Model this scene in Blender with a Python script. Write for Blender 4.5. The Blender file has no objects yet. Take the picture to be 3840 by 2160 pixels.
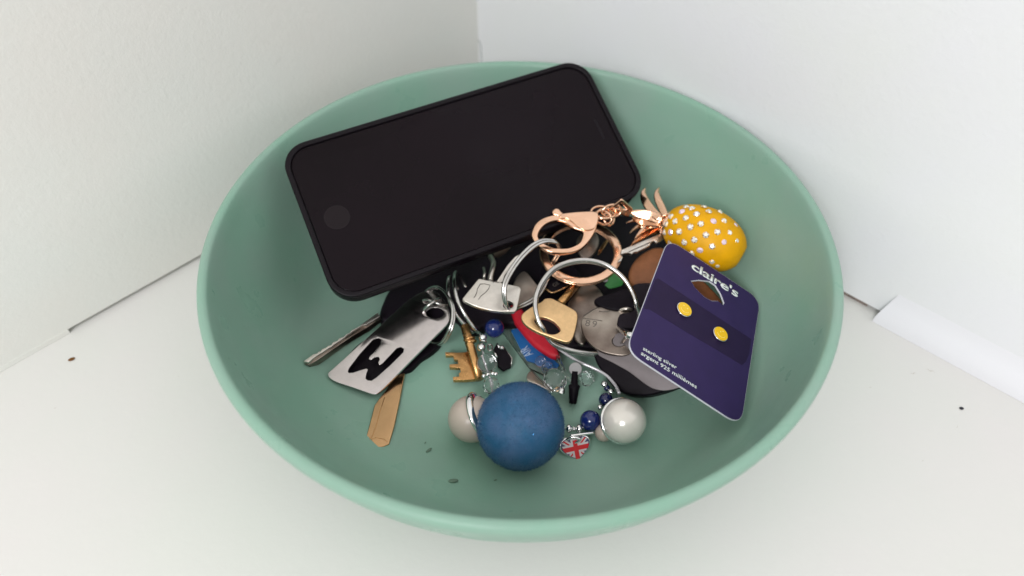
import bpy, bmesh, math, random
from mathutils import Vector, Matrix
random.seed(7)
SC = bpy.context.scene
COL = SC.collection

# ------------------------------------------------------------------ camera
TH = math.radians(46.41); RO = math.radians(0.24); CAMH = 0.2821; FPX = 2773.0
FW = Vector((0, math.cos(TH), -math.sin(TH))); UP = Vector((0, math.sin(TH), math.cos(TH))); RT = Vector((1, 0, 0))
CP = Vector((0, 0, CAMH))
cd = bpy.data.cameras.new('camera'); cam = bpy.data.objects.new('camera', cd); COL.objects.link(cam)
cd.sensor_width = 36.0; cd.lens = FPX / 3840 * 36.0
cd.clip_start = 0.01; cd.clip_end = 20
m = Matrix((RT, UP, -FW)).transposed()
cam.matrix_world = Matrix.Translation(CP) @ (m @ Matrix.Rotation(RO, 3, 'Z')).to_4x4()
cd.dof.use_dof = True; cd.dof.focus_distance = 0.315; cd.dof.aperture_fstop = 5.6
SC.camera = cam

# ------------------------------------------------------------------ world (room light) and window lamp
w = bpy.data.worlds.new("World"); SC.world = w; w.use_nodes = True
nt = w.node_tree; bg = nt.nodes['Background']
tc = nt.nodes.new('ShaderNodeTexCoord'); sx = nt.nodes.new('ShaderNodeSeparateXYZ'); cr = nt.nodes.new('ShaderNodeValToRGB')
mr = nt.nodes.new('ShaderNodeMapRange'); mr.inputs[1].default_value = -1; mr.inputs[2].default_value = 1
nt.links.new(tc.outputs['Generated'], sx.inputs[0]); nt.links.new(sx.outputs['Z'], mr.inputs[0])
nt.links.new(mr.outputs[0], cr.inputs[0]); nt.links.new(cr.outputs[0], bg.inputs[0])
e = cr.color_ramp.elements
e[0].position = 0.35; e[0].color = (0.36, 0.345, 0.33, 1)
e[1].position = 0.95; e[1].color = (1.0, 0.985, 0.96, 1)
k = cr.color_ramp.elements.new(0.6); k.color = (0.58, 0.575, 0.57, 1)
bg.inputs[1].default_value = 0.94

def lamp(name, loc, target, sx_, sy_, power, color):
    ld = bpy.data.lights.new(name, 'AREA'); ld.shape = 'RECTANGLE'; ld.size = sx_; ld.size_y = sy_
    ld.energy = power; ld.color = color
    o = bpy.data.objects.new(name, ld); COL.objects.link(o)
    o.location = loc
    o.rotation_euler = (Vector(target) - Vector(loc)).to_track_quat('-Z', 'Y').to_euler()
    return o
lamp('window_light', (-0.40, -0.92, 0.96), (0, 0.24, 0), 0.42, 0.44, 12.0, (0.985, 0.985, 1.0))

SC.view_settings.view_transform = 'Standard'; SC.view_settings.look = 'None'
SC.view_settings.exposure = 0.0; SC.view_settings.gamma = 1.0
SC.render.engine = 'CYCLES'
SC.cycles.max_bounces = 12; SC.cycles.transmission_bounces = 12; SC.cycles.glossy_bounces = 6
SC.cycles.caustics_refractive = True; SC.cycles.caustics_reflective = False

# ------------------------------------------------------------------ materials
def mat(name, col, rough=0.5, metal=0.0, spec=0.5, coat=0.0, trans=0.0, ior=1.45, var=0.0, vscale=60.0, bump=0.0, bscale=800.0, vcol=None, alpha=1.0, rvar=0.0):
    m = bpy.data.materials.new(name); m.use_nodes = True
    n = m.node_tree.nodes; l = m.node_tree.links; b = n['Principled BSDF']; b.inputs['Coat Roughness'].default_value = 0.12
    b.inputs['Base Color'].default_value = (*col, 1); b.inputs['Roughness'].default_value = rough
    b.inputs['Metallic'].default_value = metal; b.inputs['Specular IOR Level'].default_value = spec
    b.inputs['Coat Weight'].default_value = coat; b.inputs['Transmission Weight'].default_value = trans
    b.inputs['IOR'].default_value = ior; b.inputs['Alpha'].default_value = alpha
    co = n.new('ShaderNodeTexCoord')
    if var > 0:
        nz = n.new('ShaderNodeTexNoise'); nz.inputs['Scale'].default_value = vscale; nz.inputs['Detail'].default_value = 5
        l.new(co.outputs['Object'], nz.inputs['Vector'])
        mx = n.new('ShaderNodeMix'); mx.data_type = 'RGBA'
        mp = n.new('ShaderNodeMapRange'); mp.inputs[1].default_value = 0.35; mp.inputs[2].default_value = 0.65
        l.new(nz.outputs[0], mp.inputs[0]); l.new(mp.outputs[0], mx.inputs[0])
        c2 = vcol if vcol else tuple(c * (1 - var) for c in col)
        mx.inputs[6].default_value = (*col, 1); mx.inputs[7].default_value = (*c2, 1)
        l.new(mx.outputs[2], b.inputs['Base Color'])
    if rvar > 0:
        nz = n.new('ShaderNodeTexNoise'); nz.inputs['Scale'].default_value = vscale * 2; nz.inputs['Detail'].default_value = 6
        l.new(co.outputs['Object'], nz.inputs['Vector'])
        mp = n.new('ShaderNodeMapRange'); mp.inputs[1].default_value = 0.3; mp.inputs[2].default_value = 0.7
        mp.inputs[3].default_value = max(0.02, rough - rvar); mp.inputs[4].default_value = rough + rvar
        l.new(nz.outputs[0], mp.inputs[0]); l.new(mp.outputs[0], b.inputs['Roughness'])
    if bump > 0:
        nz = n.new('ShaderNodeTexNoise'); nz.inputs['Scale'].default_value = bscale; nz.inputs['Detail'].default_value = 3
        l.new(co.outputs['Object'], nz.inputs['Vector'])
        bp = n.new('ShaderNodeBump'); bp.inputs['Strength'].default_value = bump; bp.inputs['Distance'].default_value = 0.0003
        l.new(nz.outputs[0], bp.inputs['Height']); l.new(bp.outputs[0], b.inputs['Normal'])
    return m

M = {}
M['wall_l'] = mat('left_wall_paint', (0.78, 0.765, 0.725), 0.6, var=0.05, vscale=11, vcol=(0.765, 0.775, 0.74), bump=0.6, bscale=380)
M['wall_r'] = mat('right_wall_paint', (0.80, 0.805, 0.835), 0.6, var=0.03, vscale=14, vcol=(0.795, 0.81, 0.81), bump=0.6, bscale=380)
M['strip'] = mat('glossy_white_strip', (0.775, 0.775, 0.81), 0.6)
M['gap'] = mat('brown_gap_filler', (0.30, 0.23, 0.20), 0.8, var=0.4, vscale=400)
M['shelf'] = mat('shelf_paint', (0.735, 0.715, 0.70), 0.45, var=0.04, vscale=14, vcol=(0.72, 0.722, 0.69), bump=0.25, bscale=300)
M['bowl'] = mat('mint_bowl', (0.238, 0.415, 0.322), 0.36, var=0.10, vscale=28, vcol=(0.268, 0.405, 0.335), spec=0.35, bump=0.2, bscale=500, rvar=0.12)
M['rim'] = M['bowl']
M['stain'] = mat('stain', (0.155, 0.25, 0.18), 0.5, var=0.3, vscale=900)
M['case'] = mat('black_rubber_case', (0.006, 0.0035, 0.006), 0.45, var=0.2, vscale=300, bump=0.15, bscale=2500, spec=0.22)
M['glass'] = mat('dark_screen_glass', (0.0065, 0.0028, 0.0052), 0.12, var=0.3, vscale=14, spec=0.17, rvar=0.09)
M['button'] = mat('home_button', (0.010, 0.006, 0.008), 0.3, spec=0.22)
M['buttonring'] = mat('home_button_ring', (0.012, 0.008, 0.010), 0.35, spec=0.25)
M['steel'] = mat('nickel_steel', (0.66, 0.64, 0.62), 0.2, 1.0, var=0.12, vscale=300, rvar=0.06, bump=0.08, bscale=1500)
M['satin'] = mat('satin_nickel', (0.74, 0.69, 0.63), 0.34, 1.0, var=0.10, vscale=400, rvar=0.06, bump=0.15, bscale=2500)
M['dullsteel'] = mat('dull_steel', (0.44, 0.385, 0.335), 0.36, 1.0, var=0.5, vscale=55, vcol=(0.17, 0.13, 0.11), rvar=0.08)  # brown mottling paints blurred reflections into the steel colour
M['chrome'] = mat('polished_chrome', (0.64, 0.59, 0.585), 0.19, 1.0, rvar=0.03, var=0.06, vscale=200)
M['silver'] = mat('shiny_silver', (0.88, 0.87, 0.87), 0.12, 1.0)
M['brass'] = mat('worn_brass', (0.70, 0.385, 0.155), 0.30, 1.0, var=0.25, vscale=260, rvar=0.08, bump=0.15, bscale=1500)
M['brasslight'] = mat('satin_brass', (0.84, 0.56, 0.29), 0.38, 1.0, var=0.10, vscale=500, rvar=0.05, bump=0.2, bscale=2500)
M['bronze'] = mat('tarnished_brass', (0.60, 0.37, 0.19), 0.22, 1.0, var=0.14, vscale=90, rvar=0.05)
M['rose'] = mat('rose_gold', (0.93, 0.585, 0.40), 0.15, 1.0, rvar=0.03, var=0.04, vscale=200)
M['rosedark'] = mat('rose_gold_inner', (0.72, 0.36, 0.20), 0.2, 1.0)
M['yellow'] = mat('yellow_resin', (0.84, 0.41, 0.001), 0.5, spec=0.3, var=0.15, vscale=150, bump=0.1, bscale=600)
M['yellow'].node_tree.nodes['Principled BSDF'].inputs['Subsurface Weight'].default_value = 0.0
M['stud'] = mat('yellow_enamel', (0.93, 0.56, 0.006), 0.25, coat=0.4)
M['studline'] = mat('pale_enamel', (0.92, 0.72, 0.16), 0.3)
M['crystal'] = mat('rhinestone', (0.97, 0.95, 0.90), 0.12, 0.35, coat=1.0)
M['crystalpink'] = mat('pink_rhinestone', (0.90, 0.72, 0.86), 0.12, 0.35, coat=1.0)
M['purple'] = mat('purple_card_print', (0.033, 0.019, 0.090), 0.5, spec=0.25, var=0.12, vscale=120, bump=0.1, bscale=1800)
M['purpledark'] = mat('dark_purple_print', (0.021, 0.0105, 0.048), 0.5, spec=0.22, var=0.12, vscale=120)
M['paper'] = mat('card_paper_core', (0.66, 0.66, 0.72), 0.7)
M['ink'] = mat('white_print', (0.80, 0.86, 0.84), 0.5)
M['blue'] = mat('blue_glitter_ball', (0.055, 0.115, 0.225), 0.45, var=0.5, vscale=110, vcol=(0.018, 0.095, 0.195), bump=0.8, bscale=1800, spec=0.3)
M['fuzz'] = mat('blue_fibre', (0.045, 0.115, 0.24), 0.7, var=.5, vscale=500, vcol=(.02,.07,.16), spec=.2)
M['glit'] = mat('blue_glitter_fleck', (0.06, 0.28, 0.62), 0.25, 0.7)
M['pearl'] = mat('cream_pearl', (0.72, 0.675, 0.62), 0.22, 0.15, coat=1.0, var=0.06, vscale=60)
M['pearld'] = mat('dull_pearl', (0.50, 0.42, 0.36), 0.35, coat=0.1, var=0.06, vscale=60)
M['clear'] = mat('clear_acrylic', (0.96, 0.96, 0.97), 0.03, trans=1.0, ior=1.45)
M['cobalt'] = mat('cobalt_bead', (0.008, 0.018, 0.12), 0.12, coat=0.6)
M['navy'] = mat('navy_bead', (0.006, 0.010, 0.060), 0.14, coat=0.6)
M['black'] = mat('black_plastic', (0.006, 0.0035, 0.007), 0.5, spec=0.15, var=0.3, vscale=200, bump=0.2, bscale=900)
M['leathershade'] = mat('black_leather_and_shade', (0.009, 0.005, 0.010), 0.55, spec=0.25, bump=0.5, bscale=900)  # also on the added slab that stands in for shade
M['leather'] = mat('tan_leather', (0.30, 0.115, 0.048), 0.55, var=0.25, vscale=200, bump=0.4, bscale=1200)
M['green'] = mat('green_plastic', (0.02, 0.16, 0.03), 0.4, var=0.2, vscale=200)
M['greyp'] = mat('grey_label', (0.28, 0.27, 0.27), 0.5)
M['plate'] = mat('brushed_plate', (0.19, 0.165, 0.17), 0.45, 0.35, var=0.08, vscale=200, bump=0.1)
M['red'] = mat('red_plastic', (0.56, 0.010, 0.028), 0.5, bump=0.5, bscale=1800, var=0.1, vscale=300)
M['airblue'] = mat('label_blue', (0.008, 0.105, 0.33), 0.4)
M['airink'] = mat('label_pale_print', (0.42, 0.52, 0.68), 0.5)
M['flagred'] = mat('enamel_red', (0.62, 0.02, 0.03), 0.2, coat=0.6)
M['flagblue'] = mat('enamel_navy', (0.05, 0.05, 0.14), 0.2, coat=0.6)
M['flagwhite'] = mat('enamel_white', (0.62, 0.56, 0.58), 0.2, coat=0.6)
M['crumb'] = mat('brown_crumb', (0.16, 0.065, 0.01), 0.7)
M['dot'] = mat('black_speck', (0.01, 0.01, 0.02), 0.5)
M['scuff'] = mat('faint_scuff', (0.56, 0.53, 0.48), 0.6)
M['line'] = mat('engraved_line', (0.16, 0.14, 0.125), 0.5, 0.6)
M['crack'] = mat('paint_crack', (0.13, 0.17, 0.15), 0.8)
M['cord'] = mat('silvery_cord', (0.55, 0.53, 0.56), 0.25, 0.4, coat=0.3)

# ------------------------------------------------------------------ helpers
def ray(px, py):
    x, y = px - 1920.0, py - 1080.0
    c, s = math.cos(RO), math.sin(RO)
    x, y = c * x + s * y, -s * x + c * y
    return FW + RT * (x / FPX) - UP * (y / FPX)
def W(px, py, z):
    d = ray(px, py); return CP + d * ((z - CAMH) / d.z)

def link(name, me, mt, parent=None, mw=None, smooth=True):
    o = bpy.data.objects.new(name, me); COL.objects.link(o)
    if mt is not None:
        me.materials.clear(); me.materials.append(M[mt] if isinstance(mt, str) else mt)
    if smooth:
        for p in me.polygons: p.use_smooth = True
    mw = mw or Matrix.Identity(4)
    if parent is not None:
        o.parent = parent
        pw = parent['_w'] if False else WM[parent.name]
        o.matrix_parent_inverse = pw.inverted()
    o.matrix_basis = mw
    WM[o.name] = mw
    return o
WM = {}
def thing(name, label, cat, loc, group=None):
    o = bpy.data.objects.new(name, None); COL.objects.link(o); o.empty_display_size = 0.005
    o.location = loc; WM[o.name] = Matrix.Translation(Vector(loc))
    return tag(o, label, cat, group)
def tag(o, label, cat, group=None):
    o['label'] = label; o['category'] = cat
    if group: o['group'] = group
    return o

def catmull(pts, n=6, closed=True):
    P = [Vector(p) for p in pts]; N = len(P); out = []
    rng = range(N) if closed else range(N - 1)
    for i in rng:
        p0 = P[(i - 1) % N] if closed or i > 0 else P[0]; p1 = P[i]; p2 = P[(i + 1) % N]
        p3 = P[(i + 2) % N] if closed or i + 2 < N else P[-1]
        for k in range(n):
            t = k / n
            out.append(0.5 * ((2 * p1) + (-p0 + p2) * t + (2 * p0 - 5 * p1 + 4 * p2 - p3) * t * t + (-p0 + 3 * p1 - 3 * p2 + p3) * t ** 3))
    if not closed: out.append(P[-1])
    return out
def roundpoly(pts, r, n=5):
    """round every corner of a polygon by radius-ish r"""
    P = [Vector(p[:2]) for p in pts]; out = []
    for i in range(len(P)):
        a, b, c = P[i - 1], P[i], P[(i + 1) % len(P)]
        rr = min(r, (a - b).length * .45, (c - b).length * .45)
        s = b + (a - b).normalized() * rr; e_ = b + (c - b).normalized() * rr
        for k in range(n + 1):
            t = k / n; out.append((1 - t) ** 2 * s + 2 * t * (1 - t) * b + t * t * e_)
    return out

class Plane:
    """a real plane through three points given as (pixel x, pixel y, height)"""
    def __init__(s, a, b, c):
        A, B, Cc = (W(*q) for q in (a, b, c))
        s.set(A, B - A, Cc - A)
    def set(s, O, X, Y):
        s.o = O; s.x = X.normalized(); n = X.cross(Y).normalized()
        if n.dot(CP - O) < 0: n = -n
        s.n = n; s.y = n.cross(s.x)
        return s
    def at(s, px, py):
        d = ray(px, py); t = (s.o - CP).dot(s.n) / d.dot(s.n); p = CP + d * t - s.o
        return Vector((p.dot(s.x), p.dot(s.y)))
    def w(s, px, py, lift=0.0):
        q = s.at(px, py); return s.o + s.x * q.x + s.y * q.y + s.n * lift
    def mat(s, off=0.0):
        r = Matrix((s.x, s.y, s.n)).transposed().to_4x4()
        return Matrix.Translation(s.o + s.n * off) @ r
    def moved(s, d):
        q = Plane.__new__(Plane); q.o = s.o + s.n * d; q.x = s.x; q.y = s.y; q.n = s.n; return q

def crop(x0, y0, sc):
    return lambda pts: [(x0 + p[0] / sc, y0 + p[1] / sc) for p in pts]

def curve_mesh(loops, th, bevel=0.0, res=2):
    cu = bpy.data.curves.new('tmp', 'CURVE'); cu.dimensions = '2D'; cu.fill_mode = 'BOTH'
    for li, lp in enumerate(loops):
        ar = sum(lp[i - 1][0] * lp[i][1] - lp[i][0] * lp[i - 1][1] for i in range(len(lp)))
        if (ar > 0) != (li == 0): lp = lp[::-1]
        sp = cu.splines.new('POLY'); sp.points.add(len(lp) - 1)
        for i, p in enumerate(lp): sp.points[i].co = (p[0], p[1], 0, 1)
        sp.use_cyclic_u = True
    cu.extrude = max(0.0, th / 2 - bevel); cu.bevel_depth = bevel; cu.bevel_resolution = res; cu.offset = -bevel
    o = bpy.data.objects.new('tmp', cu); COL.objects.link(o)
    me = bpy.data.meshes.new_from_object(o, depsgraph=bpy.context.evaluated_depsgraph_get())
    bpy.data.objects.remove(o); bpy.data.curves.remove(cu)
    return me
def flatshade(me, ang=35):
    me.polygons.foreach_set('use_smooth', [True] * len(me.polygons))
    try: me.set_sharp_from_angle(angle=math.radians(ang))
    except Exception: pass

def slab(name, pl, loops, th, mt, parent=None, bevel=0.0002, px=True, lift=0.0):
    """flat piece of thickness th whose top face lies on plane pl (+lift)"""
    L = [[pl.at(*p[:2]) for p in lp] if px else lp for lp in loops]
    me = curve_mesh(L, th, bevel)
    bm = bmesh.new(); bm.from_mesh(me); bmesh.ops.remove_doubles(bm, verts=bm.verts, dist=1e-6); bm.to_mesh(me); bm.free()
    me.name = name
    o = link(name, me, mt, parent, pl.mat(lift - th / 2)); flatshade(me)
    return o

def tube_mesh(pts, r, closed=False, n=12, flat=None, rad=None, name='tube'):
    P = [Vector(p) for p in pts]; N = len(P); bm = bmesh.new(); rings = []
    up = Vector((0, 0, 1)); prev = None
    for i in range(N):
        if closed: t = (P[(i + 1) % N] - P[i - 1])
        else: t = P[min(i + 1, N - 1)] - P[max(i - 1, 0)]
        t.normalize()
        a = (prev - t * prev.dot(t)) if prev is not None else (flat.cross(t) if flat is not None else (up.cross(t) if abs(t.z) < .95 else Vector((1, 0, 0)).cross(t)))
        if flat is not None: a = flat.cross(t)
        a.normalize(); b = t.cross(a); prev = a
        rr = r * (rad[i] if rad else 1)
        ra, rb = (rr, rr)
        ring = []
        for k in range(n):
            q = 2 * math.pi * k / n
            ring.append(bm.verts.new(P[i] + a * math.cos(q) * ra + b * math.sin(q) * rb))
        rings.append(ring)
    for i in range(N if closed else N - 1):
        A, B = rings[i], rings[(i + 1) % N]
        # closed loops may twist: match the nearest start vertex
        off = 0
        if closed and i == N - 1:
            off = min(range(n), key=lambda k: (B[k].co - A[0].co).length)
        for k in range(n):
            bm.faces.new((A[k], A[(k + 1) % n], B[(k + 1 + off) % n], B[(k + off) % n]))
    if not closed:
        bm.faces.new(rings[0][::-1]); bm.faces.new(rings[-1])
    bmesh.ops.recalc_face_normals(bm, faces=bm.faces)
    me = bpy.data.meshes.new(name); bm.to_mesh(me); bm.free(); return me
def wire(name, pts, r, mt, parent=None, closed=False, n=10, sub=6, rad=None):
    """pts = (px, py, z); smooth wire through them"""
    P = catmull([W(*p) for p in pts], sub, closed) if sub else [W(*p) for p in pts]
    if rad: rad = [rad[min(int(i / sub), len(rad) - 2)] * (1 - (i / sub) % 1) + rad[min(int(i / sub) + 1, len(rad) - 1)] * ((i / sub) % 1) if i / sub < len(rad) - 1 else rad[-1] for i in range(len(P))]
    c = P[0].copy(); P = [p - c for p in P]
    me = tube_mesh(P, r, closed, n, rad=rad, name=name)
    o = link(name, me, mt, parent, Matrix.Translation(c)); return o
def circle_pts(c, n, R, a0=0, a1=360, N=72, ecc=1.0):
    n = n.normalized(); x = Vector((1, 0, 0)); x = (x - n * x.dot(n)).normalized(); y = n.cross(x)
    full = abs(a1 - a0) >= 360
    return [c + x * R * math.cos(math.radians(a)) + y * R * ecc * math.sin(math.radians(a)) for a in
            [a0 + (a1 - a0) * i / (N if full else N - 1) for i in range(N)]]
def split_ring(name, c, n, R, r, mt, parent=None, ecc=1.0):
    """two coils of wire lying on each other"""
    n = n.normalized(); P = []
    N = 150
    x = Vector((1, 0, 0)); x = (x - n * x.dot(n)).normalized(); y = n.cross(x)
    for i in range(N):
        a = 2 * math.pi * 1.94 * i / (N - 1) + 0.9
        h = (i / (N - 1) - .5) * 2 * r * 2.05
        P.append(x * R * math.cos(a) + y * R * ecc * math.sin(a) + n * h)
    return link(name, tube_mesh(P, r, False, 9, name=name), mt, parent, Matrix.Translation(c))
def sphere(name, c, r, mt, parent=None, sc=(1, 1, 1), rot=None, seg=28, facet=False):
    bm = bmesh.new()
    if facet: bmesh.ops.create_icosphere(bm, subdivisions=2, radius=r)
    else: bmesh.ops.create_uvsphere(bm, u_segments=seg, v_segments=seg // 2, radius=r)
    bmesh.ops.scale(bm, vec=sc, verts=bm.verts)
    me = bpy.data.meshes.new(name); bm.to_mesh(me); bm.free()
    mw = Matrix.Translation(c) @ (rot.to_4x4() if rot else Matrix.Identity(4))
    return link(name, me, mt, parent, mw, smooth=not facet)
def rot_to(axis):
    return Vector(axis).to_track_quat('Z', 'Y').to_matrix()
def disc(name, c, axis, r, th, mt, parent=None, n=40, bevel=0.0, sc=(1, 1)):
    L = [Vector((r * sc[0] * math.cos(2 * math.pi * i / n), r * sc[1] * math.sin(2 * math.pi * i / n))) for i in range(n)]
    me = curve_mesh([L], th, bevel); o = link(name, me, mt, parent, Matrix.Translation(c) @ rot_to(axis).to_4x4()); flatshade(me); return o
def lathe(name, prof, mt, parent=None, mw=None, n=64, warp=None, closed=False):
    bm = bmesh.new(); rings = []
    for (r, z) in prof:
        ring = []
        if r < 1e-6: ring = [bm.verts.new((0, 0, z))]
        else:
            for k in range(n):
                a = 2 * math.pi * k / n; p = Vector((r * math.cos(a), r * math.sin(a), z))
                if warp: p = warp(p)
                ring.append(bm.verts.new(p))
        rings.append(ring)
    for A, B in zip(rings, rings[1:]):
        for k in range(n):
            if len(A) == 1: bm.faces.new((A[0], B[k], B[(k + 1) % n]))
            elif len(B) == 1: bm.faces.new((A[k], B[0], A[(k + 1) % n]))
            else: bm.faces.new((A[k], B[k], B[(k + 1) % n], A[(k + 1) % n]))
    bmesh.ops.recalc_face_normals(bm, faces=bm.faces)
    me = bpy.data.meshes.new(name); bm.to_mesh(me); bm.free()
    return link(name, me, mt, parent, mw)
def text(name, s, pl, c, u, h, mt, parent=None, lift=0.0001, th=0.00006, bold=0.0, spacing=1.0, width=None, align='CENTER', sx_=1.0):
    """writing on plane pl, centred at local 2D point c, reading along local 2D direction u"""
    cu = bpy.data.curves.new('tmp', 'FONT'); cu.body = s; cu.size = 1.0; cu.align_x = align; cu.align_y = 'CENTER'
    cu.extrude = 0.0; cu.offset = bold; cu.space_character = spacing; cu.resolution_u = 4
    o = bpy.data.objects.new('tmp', cu); COL.objects.link(o)
    me = bpy.data.meshes.new_from_object(o, depsgraph=bpy.context.evaluated_depsgraph_get())
    bpy.data.objects.remove(o); bpy.data.curves.remove(cu)
    xs = [v.co.x for v in me.vertices]; wd = max(xs) - min(xs)
    sc = h; scx = (width / wd) if width else h * sx_
    for v in me.vertices: v.co = Vector((v.co.x * scx, v.co.y * sc, 0))
    bm = bmesh.new(); bm.from_mesh(me)
    r = bmesh.ops.extrude_face_region(bm, geom=bm.faces[:]); bmesh.ops.translate(bm, vec=(0, 0, -th), verts=[g for g in r['geom'] if isinstance(g, bmesh.types.BMVert)])
    bmesh.ops.recalc_face_normals(bm, faces=bm.faces); bm.to_mesh(me); bm.free()
    u = Vector(u).normalized(); X = pl.x * u.x + pl.y * u.y; Y = pl.n.cross(X)
    O = pl.o + pl.x * c[0] + pl.y * c[1] + pl.n * lift
    mw = Matrix.Translation(O) @ Matrix((X, Y, pl.n)).transposed().to_4x4()
    return link(name, me, mt, parent, mw, smooth=False)
def inplane_text(name, s, pl, p0, p1, hpx, mt, parent=None, **kw):
    a, b = pl.at(*p0), pl.at(*p1)
    return text(name, s, pl, ((a + b) / 2)[:], (b - a)[:], (b - a).length * hpx, mt, parent, width=(b - a).length, **kw)
def box(name, c, sz, mt, parent=None, rotz=0.0, bevel=0.0, kind=None):
    bm = bmesh.new(); bmesh.ops.create_cube(bm, size=1); bmesh.ops.scale(bm, vec=sz, verts=bm.verts)
    if bevel: bmesh.ops.bevel(bm, geom=bm.edges[:], offset=bevel, segments=2, affect='EDGES')
    me = bpy.data.meshes.new(name); bm.to_mesh(me); bm.free()
    o = link(name, me, mt, parent, Matrix.Translation(c) @ Matrix.Rotation(rotz, 4, 'Z'), smooth=False)
    if kind: o['kind'] = kind
    return o

# ------------------------------------------------------------------ setting: shelf, two walls meeting in a corner
YAW = math.radians(46.9); CO = Vector((-0.0254, 0.4496, 0))
DL = Vector((-math.cos(YAW), -math.sin(YAW), 0)); DR = Vector((math.sin(YAW), -math.cos(YAW), 0))
NL = Vector((math.sin(YAW), -math.cos(YAW), 0)); NR = Vector((-math.cos(YAW), -math.sin(YAW), 0))
def wallmat(d, n):  # local x along wall, local y into the room, z up
    return Matrix.Translation(CO) @ Matrix((d, n, Vector((0, 0, 1)))).transposed().to_4x4()
def wallbox(name, d, n, x0, x1, y0, y1, z0, z1, mt, parent=None, kind='structure', bevel=0.0):
    bm = bmesh.new(); bmesh.ops.create_cube(bm, size=1)
    bmesh.ops.scale(bm, vec=(x1 - x0, y1 - y0, z1 - z0), verts=bm.verts)
    bmesh.ops.translate(bm, vec=((x0 + x1) / 2, (y0 + y1) / 2, (z0 + z1) / 2), verts=bm.verts)
    if bevel: bmesh.ops.bevel(bm, geom=bm.edges[:], offset=bevel, segments=3, affect='EDGES')
    bmesh.ops.recalc_face_normals(bm, faces=bm.faces)
    me = bpy.data.meshes.new(name); bm.to_mesh(me); bm.free()
    o = link(name, me, mt, parent, wallmat(d, n), smooth=bool(bevel))
    if kind: o['kind'] = kind
    return o
# local coordinate of a pixel on the shelf line along a wall
def along(px, py, d): return (W(px, py, 0) - CO).dot(d)
box('shelf', (0.05, 0.0, -0.0100), (2.4, 2.4, 0.02), 'shelf', kind='structure')
wl = wallbox('wall_left', DL, NL, -0.02, 1.2, -0.03, 0.0040, 0.0028, 0.95, 'wall_l')
wr = wallbox('wall_right', DR, NR, 0.0002, 1.2, -0.03, 0.0, 0.0028, 0.95, 'wall_r')
xl = along(260, 1245, DL); xr = along(3275, 1200, DR)
def foot(d, n, x0, x1, prof, mt, parent, x0t=None):
    bm = bmesh.new(); A = []; B = []
    for i, (y, z) in enumerate(prof):
        A.append(bm.verts.new((x0 + (0 if x0t is None else x0t) * max(0, z - .004) / prof[-1][1], y, z))); B.append(bm.verts.new((x1, y, z)))
    for i in range(len(prof) - 1): bm.faces.new((A[i], A[i + 1], B[i + 1], B[i]))
    bm.faces.new(A); bm.faces.new(B[::-1]); bmesh.ops.recalc_face_normals(bm, faces=bm.faces)
    me = bpy.data.meshes.new('wall_foot'); bm.to_mesh(me); bm.free()
    o = link('wall_foot', me, mt, parent, wallmat(d, n)); flatshade(me, 60); return o
wallbox('wall_foot', DL, NL, xl, 1.19, -0.02, 0.0042, 0.0001, 0.0029, 'wall_l', wl, kind=None)
foot(DR, NR, xr, 1.19, [(-.001, .0001), (.0066, .0001), (.0062, .0030), (.0049, .0065), (.0028, .0100), (.0012, .0135), (.0003, .0165), (-.0005, .0200)], 'strip', wr, .006)
wallbox('gap_filler', DR, NR, 0.01, xr - 0.0065, -0.02, -0.0012, 0.0001, 0.0027, 'gap', wr, kind=None)
wallbox('gap_filler', DL, NL, 0.01, xl - .0002, -0.02, -0.0005, 0.0001, 0.0027, 'wall_l', wl, kind=None)
# hairline crack beside the corner
def onwall(px, py, n, off=0.0):
    d = ray(px, py); t = (CO - CP).dot(n) / d.dot(n); return CP + d * t + n * off
pc = [onwall(x, y, NR, -0.00005) for x, y in ((1797, 20), (1795, 60), (1796, 100), (1798, 124), (1801, 140), (1806, 160), (1808, 180), (1809, 210), (1811, 232), (1811, 250))]
pc = [onwall(x, y, NR, -0.00008) for x, y in ((1783, 128), (1788, 142), (1797, 155), (1803, 168), (1804, 190), (1806, 215), (1807, 240))]
Pp = catmull(pc, 4, False); c0 = Pp[0].copy()
link('crack', tube_mesh([p - c0 for p in Pp], 0.00028, False, 6, name='crack'), 'crack', wr, Matrix.Translation(c0))
for (px, py, r, mt, ex, nm, lb, ct) in ((268, 1347, .0010, 'crumb', 1.6, 'crumb', 'tiny brown crumb on the shelf at far left', 'crumb'),
                            (3606, 1531, .0008, 'dot', 1.3, 'speck', 'tiny black speck on the shelf at far right', 'speck')):
    o = sphere(nm, W(px, py, r * .35), r, mt, None, (ex, 1, .4), Matrix.Rotation(.5 if ex > 1.5 else 0, 3, 'Z'), seg=10, facet=True); tag(o, lb, ct)
def scuff(px, py, a, L, wd, parent_name='scuff_mark'):
    pts = []
    for i in range(9):
        t = i / 8 - .5; pts.append(Vector((t * L, math.sin(i * 1.3) * wd * .4, 0)))
    me = tube_mesh(pts, wd * .25, False, 6, rad=[max(.15, 1 - abs(i / 8 - .5) * 1.8) for i in range(9)], name=parent_name)
    for v in me.vertices: v.co.z *= .12
    o = link(parent_name, me, 'scuff', SHELF, Matrix.Translation(W(px, py, 0.00002)) @ Matrix.Rotation(a, 4, 'Z')); return o
SHELF = bpy.data.objects['shelf']; WM['shelf'] = Matrix.Translation((0.05, 0, -0.01))
for q in ((3425, 1400, .2, .003, .0008), (3490, 1390, -.5, .004, .0009), (3264, 1452, 0, .0012, .0005), (3460, 1728, .6, .0012, .0004), (670, 1411, 0, .001, .0004), (207, 1530, .3, .0012, .0005), (3590, 1600, .9, .002, .0003)):
    scuff(*q)

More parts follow.
